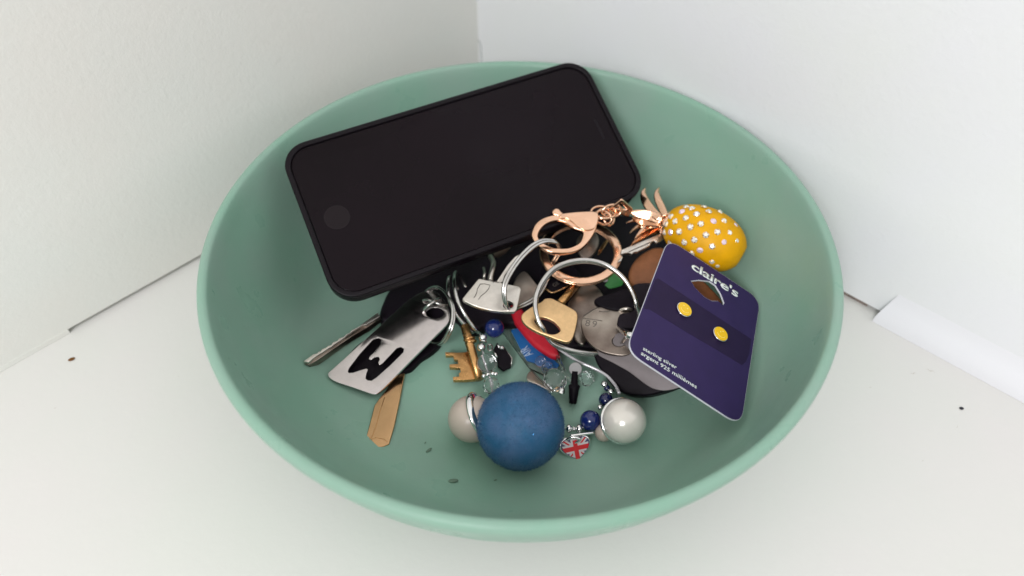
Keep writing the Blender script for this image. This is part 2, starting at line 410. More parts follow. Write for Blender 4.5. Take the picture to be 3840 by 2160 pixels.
# ------------------------------------------------------------------ bowl
BC = Vector((0.0033, 0.2362, 0.0))
H = 0.0704
outer = [(0.0, 0.0016), (0.060, 0.0016), (0.0625, 0.0), (0.071, 0.0), (0.0745, 0.0012), (0.090, 0.0045), (0.104, 0.0110), (0.1145, 0.0215), (0.1215, 0.0340), (0.1268, 0.0460), (0.1303, 0.0560), (0.1326, 0.0630)]
rimp = [(0.1335, 0.0664), (0.1335, 0.0686), (0.1328, 0.0700), (0.1314, 0.0706), (0.1301, 0.0703), (0.1291, 0.0692)]
inner = [(0.1278, 0.0655), (0.1264, 0.0605), (0.1236, 0.0515), (0.1190, 0.0385), (0.1135, 0.0270), (0.1070, 0.0180), (0.1000, 0.0115), (0.0900, 0.0082), (0.0780, 0.0066), (0.060, 0.0060), (0.030, 0.0058), (0.0, 0.0058)]
prof = outer + rimp + inner
def smoothprof(pr_):
    P = catmull([(a, b, 0) for a, b in pr_], 3, False); return [(max(0.0, p.x), p.y) for p in P]
def bwarp(p):
    k = max(0.0, p.z) / H
    return Vector((p.x, p.y, p.z + k * (0.0356 * p.y - 0.0024 * p.x) + 0.0003 * k * math.sin(3 * math.atan2(p.y, p.x) + 1)))
pf = smoothprof(prof); pf[0] = (0.0, pf[0][1]); pf[-1] = (0.0, 0.0058)
pf = [pf[0]] + [q for q in pf[1:-1] if q[0] > 1e-4] + [pf[-1]]
bowl = lathe('bowl', pf, 'bowl', None, Matrix.Translation(BC), n=160, warp=bwarp)
tag(bowl, 'round mint green bowl holding the phone and keys in the corner', 'bowl')
def floorz(x, y):
    r = math.hypot(x - BC.x, y - BC.y)
    pts = [(0, .0058)] + [(a, b) for a, b in inner[::-1]]
    for (a, b), (c, d) in zip(pts, pts[1:]):
        if a <= r <= c: return b + (d - b) * (r - a) / max(1e-9, c - a)
    return .006
for px, py, L, a in ((1608, 1688, .0030, .8), (1700, 1803, .0042, .1), (1858, 1800, .0015, .3), (1595, 1660, .0012, 1.2)):
    p = W(px, py, .0066)
    for _ in range(3): p = W(px, py, floorz(p.x, p.y) + .00012)
    p = W(px, py, floorz(p.x, p.y) * (1 + .0) + .00005)
    st = sphere('stain', p, L * .5, 'stain', bowl, (1, .45, .15), Matrix.Rotation(a, 3, 'Z'), seg=16)

# ------------------------------------------------------------------ pose of a rectangle given rotation vector and centre
def rod(wv):
    v = Vector(wv); a = v.length; return Matrix.Rotation(a, 3, v)
# ------------------------------------------------------------------ phone (centre of the top face)
PHR = rod((0.4862, 0.0327, 0.431)); PHC = Vector((-0.0211, 0.2865, 0.0626))
pp = Plane.__new__(Plane); pp.o = PHC; pp.x = PHR @ Vector((1, 0, 0)); pp.y = PHR @ Vector((0, 1, 0)); pp.n = PHR @ Vector((0, 0, 1))
phone = thing('smartphone', 'black smartphone in a dark rubber case leaning on the bowl rim', 'phone', PHC - pp.n * .006)
def rrect(w_, h_, r, n=10, cx=0, cy=0):
    out = []
    for sx2, sy2, a0 in ((1, 1, 0), (-1, 1, 90), (-1, -1, 180), (1, -1, 270)):
        for i in range(n + 1):
            a = math.radians(a0 + 90 * i / n)
            out.append(Vector((cx + sx2 * (w_ / 2 - r) + r * math.cos(a), cy + sy2 * (h_ / 2 - r) + r * math.sin(a))))
    return out
PW, PH_ = .161, .081
lip = slab('case_lip', pp, [rrect(PW, PH_, .0125), rrect(PW - .0052, PH_ - .0052, .0105)], .0022, 'case', phone, .0007, px=False)
# case body with the open port notch on its short left end
bl = rrect(PW - .0006, PH_ - .0006, .0125)
notch = []
for p in bl:
    notch.append(p)
ins = []
for i, p in enumerate(notch):
    ins.append(p)
    q = notch[(i + 1) % len(notch)]
    if p.x < -.079 and q.x < -.079 and p.y > q.y and p.y > 0 > q.y:
        xe = p.x
        ins += [Vector((xe, .013)), Vector((xe + .0018, .010)), Vector((xe + .0022, -.010)), Vector((xe, -.013))]
slab('case_body', pp, [ins], .0092, 'case', phone, .0022, px=False, lift=-.0021)
slab('screen_glass', pp, [rrect(PW - .0056, PH_ - .0056, .0102)], .0012, 'glass', phone, .0002, px=False, lift=-.0009)
bc_ = pp.at(1263, 812)
hb = disc('home_button', pp.o + pp.x * bc_.x + pp.y * bc_.y + pp.n * (-.0009), pp.n, .0056, .0001, 'button', phone)
L1 = [Vector((bc_.x + .0059 * math.cos(i * math.pi / 24), bc_.y + .0059 * math.sin(i * math.pi / 24))) for i in range(48)]
L2 = [Vector((bc_.x + .0056 * math.cos(i * math.pi / 24), bc_.y + .0056 * math.sin(i * math.pi / 24))) for i in range(48)]
slab('button_ring', pp, [L1, L2], .0002, 'buttonring', hb, 0, px=False, lift=-.0008)
slab('earpiece', pp, [rrect(.0012, .012, .0006, cx=.0715, cy=0)], .0001, 'case', phone, 0, px=False, lift=-.00086)
slab('side_button', pp, [rrect(.010, .0012, .0005, cx=.045, cy=-.0402)], .003, 'case', phone, .0003, px=False, lift=-.0045)

# ------------------------------------------------------------------ earring card
CR = None
TLc, TRc, BRc, BLc = Vector((0.0713, 0.2531, 0.0508)), Vector((0.1174, 0.235, 0.0269)), Vector((0.0915, 0.1647, 0.0301)), Vector((0.0454, 0.1828, 0.054))
cc = (TLc + TRc + BRc + BLc) / 4
cp_ = Plane.__new__(Plane).set(cc, TRc - TLc, TLc - BLc)
card = thing('earring_card', "dark purple earring card reading claire's leaning on the right side of the bowl", 'card', cc)
c6 = crop(2150, 880, 2.012)
outl = [cp_.at(*p) for p in c6([(716.5, 30), (1412, 489), (1264.8, 1445.6), (396.4, 875)])]
outl = roundpoly(outl, .0075, 8)
hole = [cp_.at(*p) for p in c6([(888, 350), (950, 343), (1030, 352), (1072, 382), (1112, 445), (1138, 515), (1128, 530), (1090, 500), (1040, 498), (990, 470), (950, 432), (915, 395)])]
slab('card_stock', cp_, [outl, hole], .0007, 'paper', card, 0, px=False, lift=-.00004)
def shrink(lp, d):
    c = sum(lp, Vector((0, 0))) / len(lp); return [p + (c - p).normalized() * d for p in lp]
slab('card_face', cp_, [shrink(outl, .00022), shrink(hole, -.00018)], .0001, 'purple', card, 0, px=False, lift=.00005)
def inset_x(lp): return lp
band = [cp_.at(*p) for p in c6([(618, 338), (640, 330), (760, 410), (900, 500), (1290, 755), (1342, 790), (1325, 905), (1300, 960), (1270, 985), (1100, 880), (860, 740), (575, 565), (535, 560), (535, 540)])]
slab('dark_band', cp_, [band], .0001, 'purpledark', card, 0, px=False, lift=.00010)
inplane_text('brand_lettering', "claire's", cp_, c6([(893, 232)])[0], c6([(1243, 452)])[0], .27, 'ink', card, lift=.00016, bold=.02, spacing=.95)
inplane_text('small_print', "sterling silver", cp_, c6([(525, 858)])[0], c6([(778, 1005)])[0], .155, 'ink', card, lift=.00016, bold=.006)
inplane_text('small_print', "argent 925 millièmes", cp_, c6([(512, 893)])[0], c6([(930, 1152)])[0], .100, 'ink', card, lift=.00016, bold=.006)
for (cx, cy, lb) in ((827, 574, 'yellow smiley stud earring nearer the brand name on the purple card'), (1099, 759, 'yellow smiley stud earring on the right edge side of the purple card')):
    q = cp_.at(*c6([(cx, cy)])[0]); c = cp_.o + cp_.x * q.x + cp_.y * q.y + cp_.n * .0011
    t = thing('stud_earring', lb, 'earring', c, 'yellow studs on the earring card')
    disc('setting', c - cp_.n * .00035, cp_.n, .0037, .0009, 'silver', t, bevel=.0002)
    disc('enamel_face', c + cp_.n * .0003, cp_.n, .0034, .0006, 'stud', t, bevel=.0002)
    a0 = -20 if cx < 900 else 60
    for s_ in (-1, 1):
        disc('eye', c + cp_.n * .00062 + cp_.x * (.0011 * math.cos(math.radians(a0)) * s_) + cp_.y * (.0011 + .0006 * s_ * math.sin(math.radians(a0))), cp_.n, .0003, .0001, 'studline', t, n=10)
    P = [cp_.x * .0021 * math.cos(math.radians(a)) + cp_.y * .0021 * math.sin(math.radians(a)) for a in range(200, 341, 10)]
    link('mouth', tube_mesh(P, .00013, False, 6), 'studline', t, Matrix.Translation(c + cp_.n * .0006))

# ------------------------------------------------------------------ pineapple key chain
c5 = crop(1950, 680, 2.862); c7 = crop(1940, 720, 3.814)
PC = W(2638, 890, .040)
dp = (PC - CP).length
pa = (W(2740, 948, .038) - W(2535, 845, .042)).normalized()   # axis, crown to foot
view = (CP - PC).normalized()
pine = thing('pineapple_keychain', 'yellow pineapple key chain studded with rhinestones, rose gold leaves, clasp and flat ring', 'keychain', PC)
SCL = (PC - CP).dot(FW) / FPX
a_, b_ = 160 * SCL, 113 * SCL
pr_ = []
for i in range(25):
    t = i / 24; z = -a_ + 2 * a_ * (1 - math.cos(math.pi * t)) / 2 * 0.965
    r = b_ * math.sqrt(max(0, 1 - (z / a_) ** 2)) ** .86 * (1 + .05 * (z / a_))
    pr_.append((r, z))
pr_[0] = (0, pr_[0][1]); zb = pr_[-1][1]; rb = pr_[-1][0]
pr_ += [(rb * .9, zb + .0005), (rb * .75, zb + .0009), (rb * .4, zb + .0011), (0, zb + .0011)]
PR = rot_to(pa)
lathe('fruit_body', pr_, 'yellow', pine, Matrix.Translation(PC) @ PR.to_4x4(), n=48)
PRi = PR.transposed()
def hit_body(px, py):
    d = ray(px, py); o_ = PRi @ (CP - PC); d_ = (PRi @ d)
    S = Vector((1 / b_, 1 / b_, 1 / a_)); o2 = Vector(o_[i] * S[i] for i in range(3)); d2 = Vector(d_[i] * S[i] for i in range(3))
    A = d2.dot(d2); B = o2.dot(d2); C_ = o2.dot(o2) - 1; D = B * B - A * C_
    if D < 0: return None
    t = (-B - math.sqrt(D)) / A; p = o2 + d2 * t
    nl = Vector(p[i] * S[i] for i in range(3)).normalized()
    return CP + d * t, PR @ nl
gems = [(1620, 378, 0), (1738, 325, 1), (1845, 292, 0), (1975, 275, 0), (2025, 325, 0), (2145, 328, 0), (2255, 377, 0), (2345, 455, 0), (1895, 350, 0), (1780, 392, 0), (1665, 430, 0), (1572, 458, 0), (1552, 548, 0),
        (1615, 545, 1), (1708, 540, 0), (1828, 490, 0), (1940, 455, 0), (2078, 428, 1), (2190, 425, 0), (2312, 474, 1), (1995, 575, 0), (2120, 545, 0), (2247, 555, 0), (1870, 628, 0), (1762, 655, 0), (1612, 662, 0), (2062, 695, 0),
        (2187, 655, 1), (1932, 740, 1), (1840, 775, 0), (2120, 900, 0), (2212, 312, 0), (1785, 275, 0), (2060, 860, 0), (2320, 640, 0)]
gm = None
for (x, y, pk) in gems:
    q = c5([(x, y)])[0]; h = hit_body(*q)
    if h is None: 
        continue
    p, n = h
    if gm is None:
        bm = bmesh.new(); N = 8; R = .0016
        ra = [bm.verts.new((R * math.cos(2 * math.pi * i / N), R * math.sin(2 * math.pi * i / N), 0)) for i in range(N)]
        rc = [bm.verts.new((R * .55 * math.cos(2 * math.pi * (i + .5) / N), R * .55 * math.sin(2 * math.pi * (i + .5) / N), .00065)) for i in range(N)]
        for i in range(N):
            bm.faces.new((ra[i], ra[(i + 1) % N], rc[i])); bm.faces.new((ra[(i + 1) % N], rc[(i + 1) % N], rc[i]))
        for fi, f in enumerate(bm.faces): f.material_index = 1 if fi % 3 == 0 else 0
        bm.faces.new(rc); bmesh.ops.recalc_face_normals(bm, faces=bm.faces)
        gm = bpy.data.meshes.new('rhinestone'); bm.to_mesh(gm); bm.free(); gm.materials.append(M['crystal']); gm.materials.append(M['brasslight'])
        gp = gm.copy(); gp.materials.clear(); gp.materials.append(M['crystalpink']); gp.materials.append(M['silver'])
    o = bpy.data.objects.new('rhinestone', gp if pk else gm); COL.objects.link(o); o.parent = pine
    o.matrix_parent_inverse = WM[pine.name].inverted()
    n = (n + Vector((random.uniform(-.12, .12) for _ in range(3)))).normalized()
    o.matrix_basis = Matrix.Translation(p + n * .00015) @ rot_to(n).to_4x4() @ Matrix.Rotation(random.random() * 3, 4, 'Z')
# crown collar and leaves
lathe('crown_collar', [(0, -.0025), (.0030, -.0025), (.0062, .0006), (.0068, .0024), (.0030, .0030), (0, .0030)], 'rose', pine, Matrix.Translation(W(*c5([(1548, 425)])[0], .042)) @ PR.to_4x4(), n=24)
def leaf(name, pts, wid, mt='rose', n=14):
    """curved, slightly cupped, pointed leaf through (px,py,z) points"""
    P = catmull([W(*p) for p in pts], 5, False); N = len(P); c = P[0].copy()
    bm = bmesh.new(); rows = []
    for i, p in enumerate(P):
        t = i / (N - 1); tg = (P[min(i + 1, N - 1)] - P[max(i - 1, 0)]).normalized()
        side = tg.cross(CP - p).normalized(); nn = side.cross(tg).normalized()
        ww = wid * (math.sin(math.pi * min(1, .28 + t * .72)) ** .8 + .04)
        row = []
        for k in range(8):
            a = 2 * math.pi * k / 8
            row.append(bm.verts.new(p - c + side * math.cos(a) * ww * .5 + nn * (math.sin(a) * .00055 + .12 * ww * (math.cos(a) ** 2))))
        rows.append(row)
    for A, B in zip(rows, rows[1:]):
        for k in range(8): bm.faces.new((A[k], A[(k + 1) % 8], B[(k + 1) % 8], B[k]))
    bm.faces.new(rows[0][::-1]); bm.faces.new(rows[-1]); bmesh.ops.recalc_face_normals(bm, faces=bm.faces)
    me = bpy.data.meshes.new(name); bm.to_mesh(me); bm.free()
    return link(name, me, mt, pine, Matrix.Translation(c))
def z5(pts, z): return [(*c5([(p[0], p[1])])[0], p[2] if len(p) > 2 else z) for p in pts]
leaf('leaf', z5([(1500, 400), (1420, 320), (1345, 210), (1325, 130), (1345, 70)], .046), .0042)
leaf('leaf', z5([(1560, 370), (1525, 290), (1480, 190), (1470, 120), (1495, 66)], .048), .0036)
leaf('leaf', z5([(1520, 420), (1400, 370), (1260, 345), (1165, 330)], .045), .0050)
leaf('leaf', z5([(1530, 440), (1420, 430), (1300, 430), (1200, 385)], .042), .0050, 'rosedark')
leaf('leaf', z5([(1520, 470), (1400, 475), (1320, 520), (1230, 615)], .040), .0032)
leaf('leaf', z5([(1500, 500), (1400, 530), (1300, 600), (1200, 670)], .036), .0038, 'rosedark')
leaf('leaf', z5([(1400, 520), (1290, 482), (1220, 515), (1172, 565)], .034), .0020)
leaf('leaf', z5([(1380, 450), (1260, 415), (1190, 430), (1135, 445)], .036), .0016)
leaf('leaf', z5([(1530, 520), (1440, 540), (1330, 575), (1180, 700)], .034), .0032, 'rosedark')
# triangular connector and links
def flatring(name, outer_, inner_, pl, th, mt, parent, bevel=.0004):
    return slab(name, pl, [outer_, inner_], th, mt, parent, bevel)
plk = Plane((2290, 800, .048), (2380, 800, .048), (2330, 760, .055))
tri = c5([(950, 300), (1085, 200), (1110, 208), (1215, 305), (1165, 385), (1010, 340)]); tri_i = c5([(1000, 300), (1085, 232), (1150, 305), (1110, 310)])
slab('connector', plk, [roundpoly(tri, 6), roundpoly(tri_i, 3)], .0013, 'rose', pine, .0003)
def chainlink(cx, cy, z, ang, tilt, L=.0048, Wd=.0032, r=.00065):
    P = []
    for i in range(28):
        a = 2 * math.pi * i / 28; P.append(Vector((L * math.cos(a), Wd * math.sin(a), 0)))
    mw = Matrix.Translation(W(*c5([(cx, cy)])[0], z)) @ Matrix.Rotation(ang, 4, 'Z') @ Matrix.Rotation(tilt, 4, 'X')
    return link('chain_link', tube_mesh(P, r, True, 8), 'rose', pine, mw)
chainlink(985, 320, .050, .2, 1.2); chainlink(925, 345, .049, .3, .1); chainlink(890, 390, .047, -.5, 1.0, .0044); chainlink(860, 335, .047, .1, .5, .0046); chainlink(955, 395, .045, 1.1, .8, .0042)
# lobster clasp
pcl = Plane((2010, 900, .046), (2240, 820, .050), (2100, 940, .044))
co_ = c7([(207, 620), (222, 540), (265, 455), (340, 390), (460, 342), (640, 312), (860, 298), (1060, 290), (1130, 320), (1150, 380), (1140, 470), (1105, 560), (1050, 660), (960, 765), (870, 830), (750, 865), (600, 870), (460, 855), (350, 800), (260, 725)])
ci_ = c7([(292, 620), (310, 560), (360, 490), (440, 435), (560, 402), (690, 435), (800, 510), (930, 560), (940, 620), (905, 710), (830, 765), (720, 802), (600, 805), (480, 785), (380, 735), (315, 680)])
cpts = [tuple(v[:]) for v in catmull([(x, y, 0) for x, y in co_], 4)]; ipts = [tuple(v[:]) for v in catmull([(x, y, 0) for x, y in ci_], 4)]
slab('clasp_body', pcl, [cpts, ipts], .0030, 'rose', pine, .0005)
fl = c7([(660, 318), (860, 296), (1080, 290), (1150, 325), (1152, 400), (1130, 480), (1090, 535), (1010, 555), (930, 548), (870, 515), (790, 440), (700, 392), (600, 380), (620, 335)])
slab('clasp_cover', pcl, [[tuple(v[:]) for v in catmull([(x, y, 0) for x, y in fl], 4)]], .0010, 'rose', pine, .0004, lift=.0009)
lv = c7([(500, 275), (540, 238), (590, 240), (625, 280), (670, 325), (600, 345), (555, 335), (510, 318)])
slab('clasp_lever', pcl, [[tuple(v[:]) for v in catmull([(x, y, 0) for x, y in lv], 4)]], .0016, 'rose', pine, .0006, lift=.0002)
# flat rose gold key ring
rc_ = W(*c7([(908, 842)])[0], .030); rr_ = (W(*c7([(1493, 780)])[0], .030) - W(*c7([(325, 850)])[0], .030)).length / 2
flr = Plane.__new__(Plane).set(rc_, Vector((1, 0, 0)), Vector((-.1, 1, 0.22)))
def circ2(R, ey=1.0, N=72, g0=0): return [Vector((R * math.cos(2 * math.pi * i / N), R * ey * math.sin(2 * math.pi * i / N))) for i in range(N)]
slab('flat_ring', flr, [circ2(rr_, .93), circ2(rr_ - .0040, .93)], .0012, 'rose', pine, .0004, px=False)
slab('flat_ring', flr, [circ2(rr_ - .0001, .93), circ2(rr_ - .0039, .93)], .0012, 'rose', pine, .0004, px=False, lift=-.0016)

# ------------------------------------------------------------------ added dark slab standing in for the shade between the keys
c3 = crop(1600, 900, 3.22); c2 = crop(1100, 1000, 2.0129); c8 = crop(1900, 1040, 3.15); c9 = crop(2050, 1000, 4.83); c4 = crop(1640, 1280, 2.787); c10 = crop(2280, 740, 6.037); c11 = crop(1900, 1280, 5.574); c12 = crop(1740, 1180, 4.83)
def smpx(pts, n=4): return [tuple(v[:]) for v in catmull([(x, y, 0) for x, y in pts], n)]
fl0 = Plane((1600, 1100, .0135), (2300, 1100, .0135), (1900, 900, .0135))
o = slab('gap_shade_slab', fl0, [smpx([(1420, 1180), (1500, 1030), (1700, 930), (2000, 850), (2300, 800), (2480, 850), (2520, 980), (2440, 1160), (2340, 1290), (2180, 1300), (2060, 1280), (1960, 1215), (1850, 1215), (1760, 1235), (1700, 1180), (1640, 1200), (1560, 1160), (1480, 1200)])], .0065, 'leathershade', None, .0018)
tag(o, 'added dark slab standing in for the shaded gaps under the keys at the middle of the bowl', 'shade slab')
# small lumps of dark key heads on the dark slab
def simple(name, label, cat, pl, loops, th, mt, bevel=.0004, group=None, smooth=True):
    o = slab(name, pl, [smpx(l) if smooth else l for l in loops], th, mt, None, bevel); return tag(o, label, cat, group)
# black key head with gold edge (engraved)
pk = Plane((1990, 1060, .021), (2200, 1040, .023), (2080, 960, .024))
bk = thing('car_key', 'black plastic key head with a thin gold rim under the flat rose gold ring', 'key', pk.w(2090, 1020))
slab('key_head', pk, [roundpoly(c9([(-140, 90), (-40, 395), (90, 465), (180, 450), (610, 225), (560, 60), (300, -120), (0, -150)]), 14)], .003, 'black', bk, .0005)
wire('rim', [(*c9([(p[0], p[1])])[0], .0215) for p in ((-20, 400), (80, 468), (180, 452), (400, 345), (600, 232))], .0005, 'bronze', bk, sub=3, n=6)
inplane_text('stamped_mark', 'GE', pk, c9([(120, 350)])[0], c9([(215, 290)])[0], .9, 'line', bk, lift=.00005)
# grey steel plate key head beside
pk = Plane((1900, 1050, .020), (2010, 1100, .018), (1960, 1010, .022))
k = thing('flat_key', 'grey steel key head half hidden between the emblem key and the large steel ring', 'key', pk.w(1970, 1090))
slab('key_head', pk, [smpx(c3([(1040, 560), (1100, 430), (1190, 380), (1300, 500), (1370, 600), (1330, 680), (1240, 770), (1120, 800), (1050, 700)]))], .002, 'dullsteel', k, .0004)
# patch of polished steel under the phone edge
pk = Plane((1860, 950, .026), (1910, 930, .026), (1880, 970, .022))
k = thing('flat_key', 'small steel key tip peeking out right below the phone edge', 'key', pk.w(1885, 945))
slab('key_head', pk, [c3([(800, 150), (930, 110), (1020, 95), (950, 170), (870, 220), (830, 215)])], .0015, 'dullsteel', k, .0003)
# two upright ring arcs above the emblem key
sr = thing('split_ring', 'two small silver ring arcs standing up behind the key with the bottle emblem', 'key ring', W(1840, 1010, .02))
wire('coil', [(*c3([(p[0], p[1])])[0], z) for p, z in (((770, 500), .026), ((778, 420), .028), ((800, 330), .029), ((805, 260), .028), ((770, 200), .024))], .0013, 'satin', sr, n=8)
wire('coil', [(*c3([(p[0], p[1])])[0], z) for p, z in (((695, 480), .025), ((695, 430), .027), ((700, 390), .027), ((690, 340), .024))], .0008, 'satin', sr, n=8)

pk = Plane((2180, 960, .019), (2240, 930, .020), (2200, 900, .022))
k = thing('dark_key', 'dark steel key head seen inside the rose gold flat ring', 'key', pk.w(2205, 910))
slab('key_head', pk, [smpx(c7([(880, 640), (1000, 560), (1120, 580), (1170, 700), (1120, 860), (1000, 950), (900, 900), (850, 760)]))], .002, 'dullsteel', k, .0005)
pk = Plane((2240, 955, .0225), (2270, 915, .0235), (2230, 920, .024))
k = thing('brass_key_tip', 'thin brass key tip showing inside the rose gold flat ring', 'key', pk.w(2252, 930))
slab('blade', pk, [roundpoly(c7([(1155, 900), (1165, 830), (1210, 755), (1300, 640), (1330, 660), (1260, 770), (1190, 880)]), 3)], .0018, 'bronze', k, .0003)
# ------------------------------------------------------------------ emblem key and the double ring that holds it
pe = Plane((1740, 1120, .0340), (1950, 1080, .0340), (1870, 1170, .0315))
k = thing('emblem_key', 'pale silver key head with an engraved bottle outline on a thin double ring', 'key', pe.w(1850, 1120))
hd = c3([(628, 462), (700, 478), (1118, 560), (1142, 592), (1112, 740), (1085, 850), (1060, 868), (900, 866), (780, 850), (650, 820), (540, 780), (450, 735), (430, 708)])
hl = c3([(985 + 62 * math.cos(i * math.pi / 10), 782 + 47 * math.sin(i * math.pi / 10)) for i in range(20)])
slab('key_head', pe, [roundpoly(hd, 7), hl], .0022, 'satin', k, .0004)
def engr(pts, pl, parent, r=.00018, mt='line', nm='engraving', cr=c3):
    P = [pl.w(*q, .00003) for q in cr(pts)]; c = P[0].copy()
    return link(nm, tube_mesh([p - c for p in P], r, False, 5), mt, parent, Matrix.Translation(c))
engr([(648, 532), (700, 528), (765, 545), (748, 590), (705, 638), (655, 678), (625, 718)], pe, k)
engr([(648, 532), (612, 590), (605, 630), (590, 670), (570, 700)], pe, k)
engr([(730, 470), (800, 490), (800, 515), (830, 500), (870, 512)], pe, k)
t = thing('split_ring', 'thin double silver ring linking the rose gold clasp to the emblem key', 'key ring', W(1960, 1000, .04))
def c3z(pts): return [(*c3([(a, b)])[0], z) for a, b, z in pts]
ringA = [(1560, 25, .046), (1480, -2, .0485), (1380, 5, .0500), (1270, 60, .0500), (1150, 170, .0490), (1040, 310, .0475), (960, 450, .0450), (925, 560, .0425), (925, 680, .0390), (950, 780, .0350), (1000, 830, .0290), (1120, 790, .0250), (1260, 720, .0240), (1340, 640, .0235), (1420, 500, .0240), (1500, 300, .0260), (1590, 120, .038)]
wire('coil', c3z(ringA), .00070, 'steel', t, closed=True)
wire('coil', c3z([(a + 26, b + 24, z - .0006) for a, b, z in ringA]), .00070, 'steel', t, closed=True)
# broader pinkish strap behind
t = thing('flat_strap', 'flat pinkish silver strap running behind the thin double ring', 'strap', W(1890, 1010, .03))
sp = Plane((1880, 1050, .034), (1930, 970, .038), (1900, 1060, .033))
slab('strap', sp, [c3([(840, 510), (900, 420), (980, 300), (1070, 200), (1130, 170), (1080, 260), (1000, 350), (940, 430), (920, 500), (880, 530)])], .001, 'satin', t, .0002)

# ------------------------------------------------------------------ large steel ring with brass key
t = thing('key_ring', '', '', W(2200, 1152, .0375))
RG = [(2040, 1238, .0315), (2018, 1200, .0350), (2007, 1135, .0395), (2025, 1070, .0435), (2070, 1012, .0465), (2130, 983, .0480), (2200, 975, .0485), (2270, 992, .0470), (2330, 1035, .0440), (2368, 1090, .0400), (2386, 1140, .0365), (2392, 1200, .0290), (2340, 1280, .0185), (2250, 1322, .0175), (2170, 1320, .0195), (2090, 1296, .0225), (2055, 1268, .0255)]
wire('coil', RG, .00105, 'steel', t, closed=True, n=12)
wire('coil', [(a + 3, b + 6, z - .0014) for a, b, z in RG], .00095, 'steel', t, closed=True, n=12)
tag(t, 'large steel key ring passing through the square brass key head', 'key ring')
pb = Plane((1980, 1200, .0325), (2150, 1180, .0325), (2080, 1270, .0300))
k = thing('brass_key', 'brass key with a rounded square head hanging on the large steel ring', 'key', pb.w(2070, 1200))
bo = c3([(1385, 745), (1425, 708), (1500, 700), (1570, 730), (1680, 785), (1770, 835), (1812, 875), (1824, 930), (1812, 1020), (1785, 1130), (1752, 1205), (1705, 1232), (1620, 1215), (1480, 1165), (1330, 1105), (1220, 1040), (1165, 985), (1145, 935), (1160, 885), (1260, 810)])
bh = c3([(1308, 955), (1350, 935), (1440, 940), (1530, 982), (1598, 1050), (1612, 1092), (1570, 1127), (1500, 1135), (1420, 1107), (1345, 1040), (1305, 985)])
slab('key_head', pb, [smpx(bo), smpx(bh)], .0024, 'brasslight', k, .0005)
P0, P1 = W(*c8([(640, 300)])[0], .0300), W(*c8([(850, 60)])[0], .018)
link('shaft', tube_mesh([Vector((0, 0, 0)), (P1 - P0) * .5, P1 - P0], .0019, False, 14), 'brass', k, Matrix.Translation(P0))
# ------------------------------------------------------------------ round headed key etc.
pr2 = Plane((2190, 1220, .024), (2380, 1240, .026), (2290, 1310, .022))
k = thing('round_key', 'steel key with a large round head marked 89 beside the purple card', 'key', pr2.w(2290, 1240))
ro = c8([(876, 570), (885, 500), (930, 440), (1040, 370), (1150, 340), (1300, 345), (1450, 400), (1560, 500), (1600, 650), (1580, 790), (1500, 880), (1400, 922), (1280, 915), (1130, 878), (1000, 800), (910, 690)])
rh = c8([(1325 + 75 * math.cos(i * math.pi / 10), 752 + 62 * math.sin(i * math.pi / 10)) for i in range(20)])
slab('key_head', pr2, [smpx(ro), rh], .0024, 'dullsteel', k, .0005)
engr([(905, 485), (980, 492), (1060, 503), (1130, 515)], pr2, k, cr=c8)
engr([(905, 452), (960, 420), (1020, 380), (1085, 352)], pr2, k, cr=c8)
engr([(1090, 400), (1140, 408), (1200, 405), (1230, 385)], pr2, k, cr=c8)
inplane_text('stamped_number', '89', pr2, c8([(930, 540)])[0], c8([(1065, 560)])[0], .85, 'line', k, lift=.00006, spacing=1.3)
wire('link', [(*c8([(p[0], p[1])])[0], p[2]) for p in ((1500, 690, .036), (1440, 680, .035), (1340, 610, .030), (1290, 570, .0275))], .0016, 'silver', k, n=10, rad=[1, 1.1, .6, .2])
wire('link', [(*c8([(p[0], p[1])])[0], p[2]) for p in ((1420, 705, .030), (1380, 750, .026), (1335, 800, .020))], .0008, 'steel', k, n=8)
wire('link', [(*c8([(p[0], p[1])])[0], p[2]) for p in ((1300, 400, .027), (1360, 380, .029), (1420, 372, .030), (1480, 385, .029))], .0008, 'satin', k, n=8)
# second steel head behind it
pk = Plane((2110, 1120, .019), (2250, 1100, .019), (2180, 1250, .017))
k = thing('back_key', 'brownish steel key head behind the round key and right of the brass key', 'key', pk.w(2170, 1170))
slab('key_head', pk, [smpx(c8([(720, 330), (800, 200), (900, 90), (1040, 90), (1150, 230), (1160, 400), (1050, 560), (960, 700), (900, 790), (800, 700), (830, 480)]))], .002, 'dullsteel', k, .0005)
# dark oval head
pk = Plane((2230, 1120, .0290), (2380, 1110, .0310), (2300, 1160, .0290))
simple('key_fob', 'glossy black oval fob lying over the top of the round steel key', 'key fob', pk, [c9([(862, 600), (960, 530), (1150, 480), (1400, 390), (1560, 430), (1640, 600), (1600, 740), (1450, 770), (1250, 780), (1060, 735), (900, 670)])], .003, 'black', .0008)
pk = Plane((2400, 1100, .033), (2440, 1180, .031), (2440, 1100, .033))
simple('key_fob', 'dark fob edge showing just left of the purple card', 'key fob', pk, [c6([(440, 390), (560, 360), (640, 380), (640, 520), (560, 640), (500, 700), (350, 700), (350, 600), (460, 560)])], .003, 'leathershade', .0008)
# green tag
pk = Plane((2250, 1060, .0235), (2340, 1050, .0235), (2290, 1090, .021))
g = thing('plastic_tag', 'small green and grey plastic tag seen through the large steel ring', 'tag', pk.w(2300, 1050))
slab('green_panel', pk, [roundpoly(c9([(1130, 60), (1280, 130), (1400, 260), (1370, 340), (1250, 380), (1140, 400), (1050, 330), (1115, 260)]), 5)], .0015, 'green', g, .0002)
slab('grey_panel', pk, [roundpoly(c9([(940, 185), (1030, 100), (1125, 100), (1113, 262), (1060, 275), (960, 230)]), 4)], .0015, 'greyp', g, .0002, lift=-.0002)
